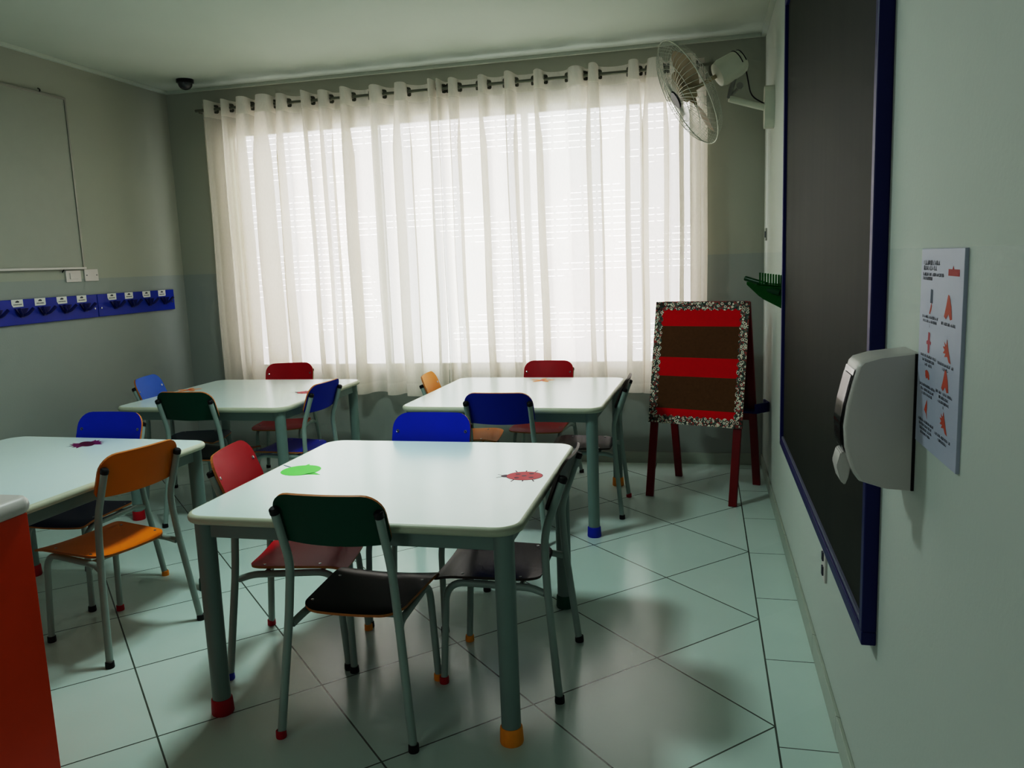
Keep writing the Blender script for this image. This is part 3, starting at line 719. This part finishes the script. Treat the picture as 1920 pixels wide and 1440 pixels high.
# ------------------------------------------------------------------ poster
def poster():
    ya, yb, za, zb = 1.409, 1.668, 1.130, 1.495
    t = thing('hand_washing_poster', 'pale rectangular hand-washing instruction board with orange hands on the right wall', 'poster', (R, (ya+yb)/2, za))
    cy = (ya+yb)/2; hy = (yb-ya)/2; hh = zb-za
    bm = bm_new(); box(bm, -0.006, 0.001, -hy, hy, 0, hh, 0.0008); pl = finish('panel', bm, M['poster'], t)
    # drawing plane: u to the right as seen from the room (= decreasing y), v up
    def uv(y, z): return (cy-y, z-za)
    mtx = frame_mtx((-0.0062, 0, 0), (0, -1, 0), (0, 0, 1), (-1, 0, 0))
    def fl(bm, poly, h=0.0, mi=0):
        f = bm.faces.new([bm.verts.new(mtx @ Vector((u, v, h))) for u, v in poly]); f.material_index = mi
        f.normal_update()
        if f.normal.x > 0: f.normal_flip()
    rnd = random.Random(4)
    def textline(bm, ya_, yb_, z, hgt):
        u0 = uv(ya_, z)[0]; u1 = uv(yb_, z)[0]; v = z-za; u = min(u0, u1); e = max(u0, u1)
        while u < e:
            w = hgt*rnd.uniform(0.45, 0.8); h = hgt*rnd.choice((0.8, 1.0, 1.0))
            if rnd.random() < 0.12: u += w*0.7; continue
            k = rnd.randrange(4); s = w*0.34
            if k == 0: fl(bm, [(u, v-h/2), (u+w*0.85, v-h/2), (u+w*0.85, v-h/2+s*0.8), (u+s, v-h/2+s*0.8), (u+s, v+h/2), (u, v+h/2)])
            elif k == 1: fl(bm, [(u, v-h/2), (u+s, v-h/2), (u+w*0.5, v+h/5), (u+w*0.9-s, v-h/2), (u+w*0.9, v-h/2), (u+w*0.5, v+h/2)])
            elif k == 2: fl(bm, [(u, v-h/2), (u+w*0.8, v-h/2), (u+w*0.8, v+h/2), (u+w*0.8-s, v+h/2), (u+w*0.8-s, v-h/6), (u+s, v-h/6), (u+s, v+h/2), (u, v+h/2)])
            else: fl(bm, [(u, v-h/2), (u+s*1.2, v-h/2), (u+s*1.2, v+h/2), (u, v+h/2)])
            u += w
    bm = bm_new()
    textline(bm, 1.650, 1.545, 1.470, 0.0085); textline(bm, 1.652, 1.566, 1.4605, 0.0085)
    finish('title', bm, M['ink'], pl); bm = bm_new()
    textline(bm, 1.653, 1.518, 1.449, 0.006); textline(bm, 1.653, 1.590, 1.4415, 0.006); finish('subtitle', bm, M['ink'], pl)
    caps = [(1.648, 1.546, 1.372, 3), (1.523, 1.444, 1.368, 1), (1.648, 1.546, 1.300, 3), (1.536, 1.444, 1.298, 2),
            (1.650, 1.546, 1.245, 3), (1.540, 1.444, 1.248, 4), (1.650, 1.548, 1.178, 4), (1.538, 1.446, 1.172, 2)]
    for a, b, z, nl in caps:
        bm = bm_new()
        for i in range(nl):
            sh = 0.0 if i == 0 else rnd.uniform(0.006, 0.02)*(2.6 if i == nl-1 and nl > 1 else 1)
            textline(bm, a-sh, b+sh, z-i*0.0078, 0.0052)
        finish('caption', bm, M['ink'], pl)
    bm = bm_new(); u, v = uv(1.493, 1.4495); fl(bm, [(u, v), (u+0.062, v), (u+0.062, v+0.011), (u, v+0.011)])
    fl(bm, [(u+0.022, v+0.011), (u+0.032, v+0.011), (u+0.027, v+0.017)]); finish('red_mark', bm, M['print_red'], pl)
    def hand(y, z, s, kind, m):
        bm = bm_new(); u, v = uv(y, z); sx = 2.1*s
        shapes = {
            'pair': [(-.1, 1), (.1, .9), (.35, .1), (.5, -.9), (.25, -1), (.02, -.55), (-.3, -1), (-.55, -.8), (-.3, .1)],
            'single': [(.15, .9), (.32, .3), (.2, -.3), (-.1, -1), (-.3, -.8), (-.05, 0)],
            'cross': [(-.1, 1), (.2, .95), (.2, .2), (.4, .1), (.35, -.2), (.2, -.1), (.15, -1), (-.1, -1), (-.15, -.2), (-.35, -.2), (-.35, .1), (-.15, .2)],
            'fist': [(-.5, .5), (-.1, .7), (.3, .5), (.5, .1), (.6, -.5), (.3, -.6), (.1, -.3), (-.2, -.6), (-.4, -.2)],
            'fan': [(0, 1), (.15, .4), (.4, -.4), (.6, -1), (.3, -.9), (.1, -.5), (-.3, -.6), (-.15, -.3), (-.5, -.3), (-.3, 0), (-.55, .25), (-.25, .3), (-.4, .7), (-.1, .45)],
            'thin': [(.2, 1), (.25, .2), (.2, -.3), (.3, -1), (.1, -.5), (-.25, -.2), (-.1, .3)]}
        fl(bm, [(u+a*sx, v+b*s) for a, b in shapes[kind]], 0.0001)
        return finish('hand_print', bm, m, pl)
    bm = bm_new(); u, v = uv(1.590, 1.410); fl(bm, [(u-0.008, v-0.012), (u+0.008, v-0.012), (u+0.008, v+0.012), (u-0.006, v+0.013)]); finish('soap_drop', bm, M['drop_blue'], pl)
    hand(1.594, 1.389, 0.012, 'single', M['hand_orange']); hand(1.484, 1.397, 0.021, 'pair', M['hand_orange'])
    hand(1.598, 1.326, 0.019, 'cross', M['hand_pink']); hand(1.484, 1.324, 0.020, 'fan', M['hand_orange'])
    hand(1.600, 1.266, 0.013, 'fist', M['hand_orange']); hand(1.485, 1.272, 0.019, 'pair', M['hand_orange'])
    hand(1.601, 1.203, 0.018, 'thin', M['hand_orange']); hand(1.487, 1.200, 0.019, 'fan', M['hand_orange'])
poster()

# ------------------------------------------------------------------ paper towel dispenser
def dispenser():
    y0, y1 = 1.69, 1.812
    t = thing('towel_dispenser', 'white plastic paper towel dispenser with smoked front window on the right wall', 'dispenser', (R, y0, 1.018))
    prof = [(0.0, 1.296), (0.069, 1.288), (0.100, 1.279), (0.108, 1.270), (0.117, 1.236), (0.127, 1.190), (0.132, 1.149), (0.129, 1.105), (0.116, 1.062), (0.100, 1.036), (0.052, 1.021), (0.0, 1.018)]
    bm = bm_new(); rows = []
    ys = [0.0, 0.003, 0.009, 0.028, 0.061, 0.094, 0.113, 0.119, 0.122]; sh = [0.955, 0.985, 1.0, 1.01, 1.015, 1.01, 1.0, 0.985, 0.955]
    for y, s in zip(ys, sh): rows.append([bm.verts.new((-d*s, y, (1.158+(z-1.158)*(0.985 if s < 0.99 else 1.0))-1.018)) for d, z in prof])
    for a, b in zip(rows, rows[1:]):
        for i in range(len(prof)-1): bm.faces.new((a[i], a[i+1], b[i+1], b[i]))
    bm.faces.new(rows[0][::-1]); bm.faces.new(rows[-1])
    bmesh.ops.recalc_face_normals(bm, faces=bm.faces[:])
    body = finish('housing', bm, M['white_plastic'], t, True)
    # wall plate
    bm = bm_new(); box(bm, -0.006, 0, -0.002, 0.124, 0.002, 0.276, 0.001); finish('back_plate', bm, M['black_plastic'], t)
    # curved window in the front face, chrome rim
    def front(z):
        for (d0, z0), (d1, z1) in zip(prof[3:], prof[4:]):
            if z1 <= z <= z0: return d0+(d1-d0)*(z0-z)/(z0-z1)
        return 0.13
    def sheet(name, ya, yb, za, zb, off, m, n=14):
        bm = bm_new(); rr = []
        for k in range(n+1):
            z = za+(zb-za)*k/n
            rr.append([bm.verts.new((-(front(z)*1.012+off), yy, z-1.018)) for yy in (ya, yb)])
        for a, b in zip(rr, rr[1:]): bm.faces.new((a[0], a[1], b[1], b[0]))
        bmesh.ops.solidify(bm, geom=bm.faces[:], thickness=0.0015); bmesh.ops.recalc_face_normals(bm, faces=bm.faces[:])
        return finish(name, bm, m, t, True)
    sheet('window_rim', 0.012, 0.110, 1.092, 1.262, 0.0015, M['chrome']); sheet('front_window', 0.020, 0.102, 1.102, 1.250, 0.0035, M['smoke'])
    # paddle lever below the window
    bm = bm_new(); pf = [(-0.108, 1.097), (-0.134, 1.090), (-0.141, 1.062), (-0.133, 1.030), (-0.124, 1.022), (-0.117, 1.040)]
    prism(bm, [(x, z-1.018) for x, z in pf], -0.085, -0.022, mtx=frame_mtx((0, 0, 0), (1, 0, 0), (0, 0, 1), (0, -1, 0)))
    bmesh.ops.recalc_face_normals(bm, faces=bm.faces[:]); bmesh.ops.bevel(bm, geom=bm.edges[:], offset=0.002, segments=2, affect='EDGES')
    finish('pull_lever', bm, M['white_plastic'], t, True)
    bm = bm_new(); box(bm, -0.045, -0.040, 0.03, 0.036, -0.002, 0.004); finish('lock', bm, M['black_plastic'], t)
dispenser()

# ------------------------------------------------------------------ whiteboard, coat racks, sockets on the left wall
def whiteboard():
    ya, yb, za, zb = 2.70, 4.762, 1.562, 2.688
    t = thing('whiteboard', 'white board with thin grey metal frame on the left wall', 'whiteboard', (-L, (ya+yb)/2, za))
    hy = (yb-ya)/2; hh = zb-za
    bm = bm_new(); box(bm, 0.001, 0.012, -hy+0.01, hy-0.01, 0.01, hh-0.01); finish('writing_surface', bm, M['whiteboard'], t)
    for b in ((0, 0.018, -hy, hy, hh-0.016, hh), (0, 0.018, -hy, -hy+0.014, 0.014, hh-0.016), (0, 0.018, hy-0.014, hy, 0.014, hh-0.016)):
        bm = bm_new(); box(bm, *b, bev=0.002); finish('frame', bm, M['alu'], t)
    bm = bm_new(); box(bm, 0, 0.03, -hy, hy, 0, 0.014, 0.002); finish('pen_ledge', bm, M['white_plastic'], t)
    for y, z in ((4.545-(ya+yb)/2, hh), (4.566-(ya+yb)/2, -0.006)):
        bm = bm_new(); tube(bm, fillet([(0.006, y, z-0.012), (0.024, y, z+0.01), (0.006, y, z+0.02)], 0.01), 0.004, 8); finish('clip', bm, M['black_plastic'], t, True)
whiteboard()
def rack(label, ya, yb, hooks, papers, tilt=()):
    za, zb = 1.230, 1.386
    t = thing('coat_rack', label, 'coat rack', (-L, (ya+yb)/2, za), group=None)
    cy = (ya+yb)/2; hy = (yb-ya)/2
    bm = bm_new(); box(bm, -0.001, 0.020, -hy+0.001, hy-0.001, 0, zb-za, 0.003); bd = finish('board', bm, M['rack_blue'], t)
    for y in hooks:
        bm = bm_new(); yy = y-cy
        for s in (-1, 1):
            tube(bm, fillet([(0.020, yy, 0.055), (0.045, yy+s*0.02, 0.062), (0.062, yy+s*0.055, 0.098)], 0.02), 0.007, 8, r2=0.010)
        prism(bm, [(-0.05, 0.100), (0.05, 0.100), (0.012, 0.045), (-0.012, 0.045)], 0.0195, 0.030, mtx=frame_mtx((0, yy, 0), (0, 1, 0), (0, 0, 1), (1, 0, 0)))
        finish('hook', bm, M['hook_blue'], t)
    for k, y in enumerate(papers):
        bm = bm_new(); yy = y-cy; rnd = random.Random(int(y*100))
        w, h = 0.088, 0.046
        pl = [(-w/2, 0), (w/2-0.006, 0), (w/2, 0.006), (w/2, h), (-w/2, h)] if k % 2 else [(-w/2+0.01, 0), (w/2, 0.001), (w/2, h), (-w/2, h), (-w/2, 0.016)]
        mt = frame_mtx((0.0205, yy, 0.110), (0, 1, 0), (0, 0, 1), (1, 0, 0))
        prism(bm, pl, 0, 0.0010, mtx=mt); lb = finish('name_label', bm, M['paper'], t)
        bm = bm_new(); u = -0.03
        while u < 0.028:
            s = rnd.uniform(0.004, 0.008); prism(bm, [(u, 0.012), (u+s*0.7, 0.012), (u+s*0.7, 0.012+rnd.uniform(0.004, 0.008)), (u, 0.018)], 0.0009, 0.0013, mtx=mt); u += s
        prism(bm, [(-0.016, 0.028), (0.012, 0.027), (0.016, 0.034), (0.002, 0.040), (-0.010, 0.036)], 0.0009, 0.0013, mtx=mt)
        finish('lettering', bm, M['ink'], lb)
    for y in (-hy+0.03, hy-0.03):
        bm = bm_new(); lathe(bm, [(0.007, 0), (0.006, 0.003), (0, 0.0035)], 12, frame_mtx((0.020, y, 0.06), (0, 1, 0), (0, 0, 1), (1, 0, 0))); finish('screw', bm, M['chrome'], t)
LAB1 = (4.983, 5.161, 5.355, 5.536); LAB2 = (4.157, 4.335, 4.516, 4.692)
rack('blue coat rack with name labels on the left wall, nearer the window', 4.841, 5.685, (5.01, 5.19, 5.38, 5.56), LAB1)
rack('blue coat rack with name labels on the left wall, farther from the window', 3.86, 4.837, (3.99, 4.18, 4.36, 4.54, 4.715), LAB2)
def plate(name, label, cat, loc, face, w, h, keys, m='white_plastic'):
    t = thing(name, label, cat, loc); s = face   # s: +1 faces +x, -1 faces -x
    bm = bm_new(); a, b = sorted((0, s*0.008)); box(bm, a, b, -w/2, w/2, -h/2, h/2, 0.002); finish('cover_plate', bm, M[m], t)
    for (y0, y1, z0, z1, dk) in keys:
        bm = bm_new(); a, b = sorted((s*0.0075, s*0.013)); box(bm, a, b, y0, y1, z0, z1, 0.0015); finish('socket' if dk else 'rocker', bm, M['ink' if dk else m], t)
    return t
plate('wall_switch', 'raised white switch plate below the whiteboard corner', 'switch', (-L, 4.660, 1.517), 1, 0.135, 0.078, [(-0.035, 0.035, -0.02, 0.02, 0)])
plate('blank_plate', 'flat blank cover plate right of the switch on the left wall', 'cover plate', (-L, 4.826, 1.520), 1, 0.128, 0.082, [(-0.05, -0.044, -0.003, 0.003, 1), (0.044, 0.05, -0.003, 0.003, 1)])
plate('power_socket', 'slim white socket low on the right wall under the chalkboard', 'socket', (R, 2.81, 0.437), -1, 0.075, 0.115, [(-0.012, 0.012, -0.040, -0.008, 1), (-0.012, 0.012, 0.012, 0.042, 1)])
plate('fan_switch', 'small grey switch on the right wall beyond the chalkboard', 'switch', (R, 5.62, 1.615), -1, 0.05, 0.08, [(-0.012, 0.012, -0.02, 0.02, 1)], 'alu')

# ------------------------------------------------------------------ green wall holder
def holder():
    t = thing('wall_holder', 'translucent green plastic holder on the right wall beyond the chalkboard', 'holder', (R, 4.33, 1.21))
    o = Vector(t.location)
    def l(p): return Vector(p)-o
    bm = bm_new(); box(bm, -0.012, 0, -0.045, 0.30, 0.0, 0.165, 0.003); finish('wall_plate', bm, M['green_dark'], t)
    bm = bm_new(); prism(bm, [(0, 0.0), (0, 0.12), (-0.165, 0.135), (-0.165, 0.120), (-0.10, 0.055)], -0.004, 0.0, mtx=frame_mtx((-0.012, -0.02, 0), (1, 0, 0), (0, 0, 1), (0, -1, 0)))
    finish('bracket', bm, M['green_clear'], t); bm = bm_new()
    prism(bm, [(0, 0.0), (0, 0.12), (-0.165, 0.135), (-0.165, 0.120), (-0.10, 0.055)], -0.004, 0.0, mtx=frame_mtx((-0.012, 0.25, 0), (1, 0, 0), (0, 0, 1), (0, -1, 0)))
    finish('bracket', bm, M['green_clear'], t)
    bm = bm_new(); box(bm, -0.155, -0.012, -0.02, 0.26, 0.108, 0.113, mtx=Matrix.Rotation(0.12, 4, 'Y')); finish('shelf', bm, M['green_clear'], t)
    for a, b, r in (((-0.03, -0.03, 0.085), (-0.15, 0.02, 0.118), 0.016), ((-0.09, 0.05, 0.125), (-0.19, 0.12, 0.158), 0.013)):
        bm = bm_new(); tube(bm, [a, b], r, 14); finish('roll', bm, M['green_dark'], t, True)
    for k in range(9):
        bm = bm_new(); x = -0.02-k*0.013; box(bm, x-0.0045, x+0.0045, 0.0, 0.004, 0.10+0.002*k, 0.172+0.002*k, 0.001); finish('comb_tooth', bm, M['green_clear'], t)
holder()

# ------------------------------------------------------------------ dome camera
t = thing('dome_camera', 'small black dome security camera on the ceiling', 'camera', (-3.74, 5.55, H))
bm = bm_new(); lathe(bm, [(0, 0), (0.062, 0), (0.062, -0.022), (0.055, -0.026), (0.0, -0.026)], 28); bmesh.ops.recalc_face_normals(bm, faces=bm.faces[:]); finish('mount_ring', bm, M['black_plastic'], t, True)
bm = bm_new(); lathe(bm, [(0.052*math.cos(a), -0.026-0.048*math.sin(a)) for a in [PI/2*k/8 for k in range(9)]], 28); bmesh.ops.recalc_face_normals(bm, faces=bm.faces[:]); finish('dome', bm, M['smoke'], t, True)

# ------------------------------------------------------------------ wall fan
def fan():
    r = Vector((0.97292, 0.22798, -0.03799)); u = Vector((0.00243, 0.15424, 0.98803)); w = Vector((-0.23112, 0.96137, -0.14951))
    ax = (r*-0.85+u*-0.50+w*0.03).normalized()           # blowing direction
    up = (u-ax*u.dot(ax)).normalized(); sx = up.cross(ax)
    motor = Vector((0.135, 5.12, 2.565))
    t = thing('wall_fan', 'pale wall-mounted fan with wire cage tilted down in the back right corner', 'fan', (R, 5.15, 2.34))
    o = Vector(t.location)
    m = frame_mtx(motor-o, sx, up, ax)
    bm = bm_new(); lathe(bm, [(0, -0.115), (0.05, -0.115), (0.066, -0.10), (0.074, -0.07), (0.078, 0.03), (0.068, 0.062), (0.03, 0.072), (0, 0.072)], 28, m)
    bmesh.ops.recalc_face_normals(bm, faces=bm.faces[:]); mt = finish('motor_housing', bm, M['fan_plastic'], t, True)
    for zz in (-0.102, -0.075):
        bm = bm_new(); rr = 0.067 if zz < -0.1 else 0.075
        tube(bm, [m @ Vector((rr*math.cos(a), rr*math.sin(a), zz)) for a in [math.radians(-20+k*15) for k in range(8)]], 0.003, 6); finish('vent_slot', bm, M['black_plastic'], mt)
    hub = 0.265; Rr = 0.325
    # cage: two bowls of radial wires and rings
    bm = bm_new(); nr = 56
    for sgn, ring0 in ((1, 0.055), (-1, 0.07)):
        for k in range(nr):
            a = 2*PI*k/nr; p = []
            for q in range(7):
                f = q/6; rad = ring0+(Rr-ring0)*f; dz = sgn*0.075*math.sqrt(max(0, 1-f*f))*1.0 if sgn > 0 else -0.095*math.sqrt(max(0, 1-f**2.4))
                tw = 0.25*(1-f); p.append(m @ Vector((rad*math.cos(a+tw), rad*math.sin(a+tw), hub+dz)))
            tube(bm, p, 0.0013, 4, caps=False)
        for rad in (0.14, 0.23):
            f = (rad-ring0)/(Rr-ring0); dz = 0.075*math.sqrt(1-f*f) if sgn > 0 else -0.095*math.sqrt(1-f**2.4)
            tube(bm, [m @ Vector((rad*math.cos(2*PI*k/40), rad*math.sin(2*PI*k/40), hub+dz)) for k in range(41)], 0.0018, 4, caps=False)
    finish('cage', bm, M['wire'], t)
    bm = bm_new(); tube(bm, [m @ Vector((Rr*math.cos(2*PI*k/48), Rr*math.sin(2*PI*k/48), hub)) for k in range(49)], 0.0032, 6, caps=False); finish('cage_rim', bm, M['wire'], t)
    bm = bm_new(); lathe(bm, [(0, hub+0.083), (0.05, hub+0.083), (0.056, hub+0.074), (0.05, hub+0.070), (0, hub+0.070)], 24, m); bmesh.ops.recalc_face_normals(bm, faces=bm.faces[:]); finish('badge', bm, M['black_plastic'], t, True)
    bm = bm_new(); lathe(bm, [(0, hub-0.04), (0.045, hub-0.04), (0.045, hub+0.02), (0.03, hub+0.04), (0, hub+0.042)], 24, m); tube(bm, [m @ Vector((0, 0, 0.07)), m @ Vector((0, 0, hub-0.03))], 0.012, 10)
    bmesh.ops.recalc_face_normals(bm, faces=bm.faces[:]); hb = finish('hub', bm, M['fan_blade'], t, True)
    for k in range(3):
        bm = bm_new(); a0 = 2*PI*k/3+0.4; rows = []
        for i in range(9):
            f = i/8; rad = 0.04+0.235*f; half = math.radians(14+24*math.sin(PI*min(1, f*0.9+0.1))); row = []
            for j in range(7):
                g = j/6*2-1; a = a0+g*half+0.25*f; row.append(bm.verts.new(m @ Vector((rad*math.cos(a), rad*math.sin(a), hub-0.01+g*0.028*(1-0.3*f)))))
            rows.append(row)
        for p, q in zip(rows, rows[1:]):
            for j in range(6): bm.faces.new((p[j], p[j+1], q[j+1], q[j]))
        bmesh.ops.solidify(bm, geom=bm.faces[:], thickness=0.002); bmesh.ops.recalc_face_normals(bm, faces=bm.faces[:]); finish('blade', bm, M['fan_blade'], hb, True)
    # arm, tilt joint and wall mount
    j = Vector((0.150, 5.14, 2.405))-o
    bm = bm_new(); tube(bm, fillet([motor-o+ax*-0.02-up*0.06, j+Vector((0.01, 0, 0.05)), j], 0.03), 0.014, 10); tube(bm, [j+Vector((0.055, 0, 0.06)), j+Vector((0.0, 0, 0.0))], 0.009, 8)
    lathe(bm, [(0, -0.018), (0.02, -0.018), (0.02, 0.018), (0, 0.018)], 14, frame_mtx(j+Vector((0.06, 0, 0.065)), (1, 0, 0), (0, 0, 1), (0, -1, 0)))
    bmesh.ops.recalc_face_normals(bm, faces=bm.faces[:]); finish('tilt_joint', bm, M['alu'], t, True)
    bm = bm_new(); tube(bm, fillet([j, j+Vector((0.10, 0.02, -0.03)), Vector((-0.05, 0.0, 0.0))], 0.05), 0.020, 12); finish('arm', bm, M['fan_plastic'], t, True)
    bm = bm_new(); prism(bm, rrect(0.13, 0.24, 0.05), 0.0, 0.055, mtx=frame_mtx((0, 0, 0), (0, 1, 0), (0, 0, 1), (-1, 0, 0))); bmesh.ops.recalc_face_normals(bm, faces=bm.faces[:]); finish('wall_mount', bm, M['fan_plastic'], t)
    bm = bm_new(); tube(bm, fillet([motor-o-ax*0.10-up*0.05, Vector((-0.13, 0.0, 0.07)), Vector((-0.05, 0.0, 0.02))], 0.08, 8), 0.004, 6); finish('power_cord', bm, M['black_plastic'], t, True)
fan()

# ------------------------------------------------------------------ light
def area(name, loc, target, sx, sy, power, color):
    ld = bpy.data.lights.new(name, 'AREA'); ld.shape = 'RECTANGLE'; ld.size = sx; ld.size_y = sy; ld.energy = power; ld.color = color
    o = bpy.data.objects.new(name, ld); COL.objects.link(o); o.location = loc
    o.rotation_euler = (Vector(target)-Vector(loc)).to_track_quat('-Z', 'Y').to_euler(); return o
area('rear_fill_light', (-2.2, NEAR+0.03, 1.5), (-0.4, 3.0, 1.2), 1.6, 2.0, 15, (0.90, 1.0, 0.97))  # soft fill added behind the camera; the wall there has no doorway
area('ceiling_light', (-1.72, 3.15, 2.66), (-1.72, 3.1501, 0), 0.34, 0.34, 20.5, (0.86, 1.0, 0.975))
w = bpy.data.worlds.new('daylight'); sc.world = w; w.use_nodes = True
w.node_tree.nodes['Background'].inputs[0].default_value = (0.85, 0.95, 1.0, 1); w.node_tree.nodes['Background'].inputs[1].default_value = 0.5

# ------------------------------------------------------------------ camera
cd = bpy.data.cameras.new('camera'); co = bpy.data.objects.new('camera', cd); COL.objects.link(co)
rv = Vector((0.97292337, 0.22798497, -0.03798648)); uv_ = Vector((0.00243353, 0.15423897, 0.98803058)); wv = Vector((-0.23111512, 0.96137048, -0.14950789))
co.matrix_world = frame_mtx((0, 0, 1.5), rv, uv_, -wv)
cd.sensor_fit = 'HORIZONTAL'; cd.sensor_width = 36.0; cd.lens = 1513.104/1920*36.0; cd.clip_start = 0.05
sc.camera = co
sc.view_settings.view_transform = 'Standard'; sc.view_settings.look = 'None'
vs = sc.view_settings; vs.use_curve_mapping = True; cm = vs.curve_mapping
WL = 3.2; cm.white_level = (WL, WL, WL); cm.use_clip = True
cv = cm.curves[3]; knots = [(0.0, 0.0), (0.02, 0.017), (0.05, 0.055), (0.1, 0.14), (0.2, 0.33), (0.3, 0.48), (0.45, 0.63), (0.7, 0.75), (1.1, 0.845), (1.7, 0.935), (2.4, 0.985), (3.2, 1.0)]
cv.points[0].location = (0, 0); cv.points[1].location = (1, 1)
for a, b in knots[1:-1]: cv.points.new(a/WL, b)
cm.update()
sc.view_settings.exposure = 0.0; sc.view_settings.gamma = 1.0
sc.cycles.use_denoising = True
sc.cycles.max_bounces = 6; sc.cycles.diffuse_bounces = 4; sc.cycles.glossy_bounces = 3; sc.cycles.transparent_max_bounces = 12
sc.cycles.use_adaptive_sampling = True; sc.cycles.adaptive_threshold = 0.05; sc.cycles.adaptive_min_samples = 16
sc.cycles.caustics_reflective = False; sc.cycles.caustics_refractive = False
sc.cycles.sample_clamp_indirect = 6
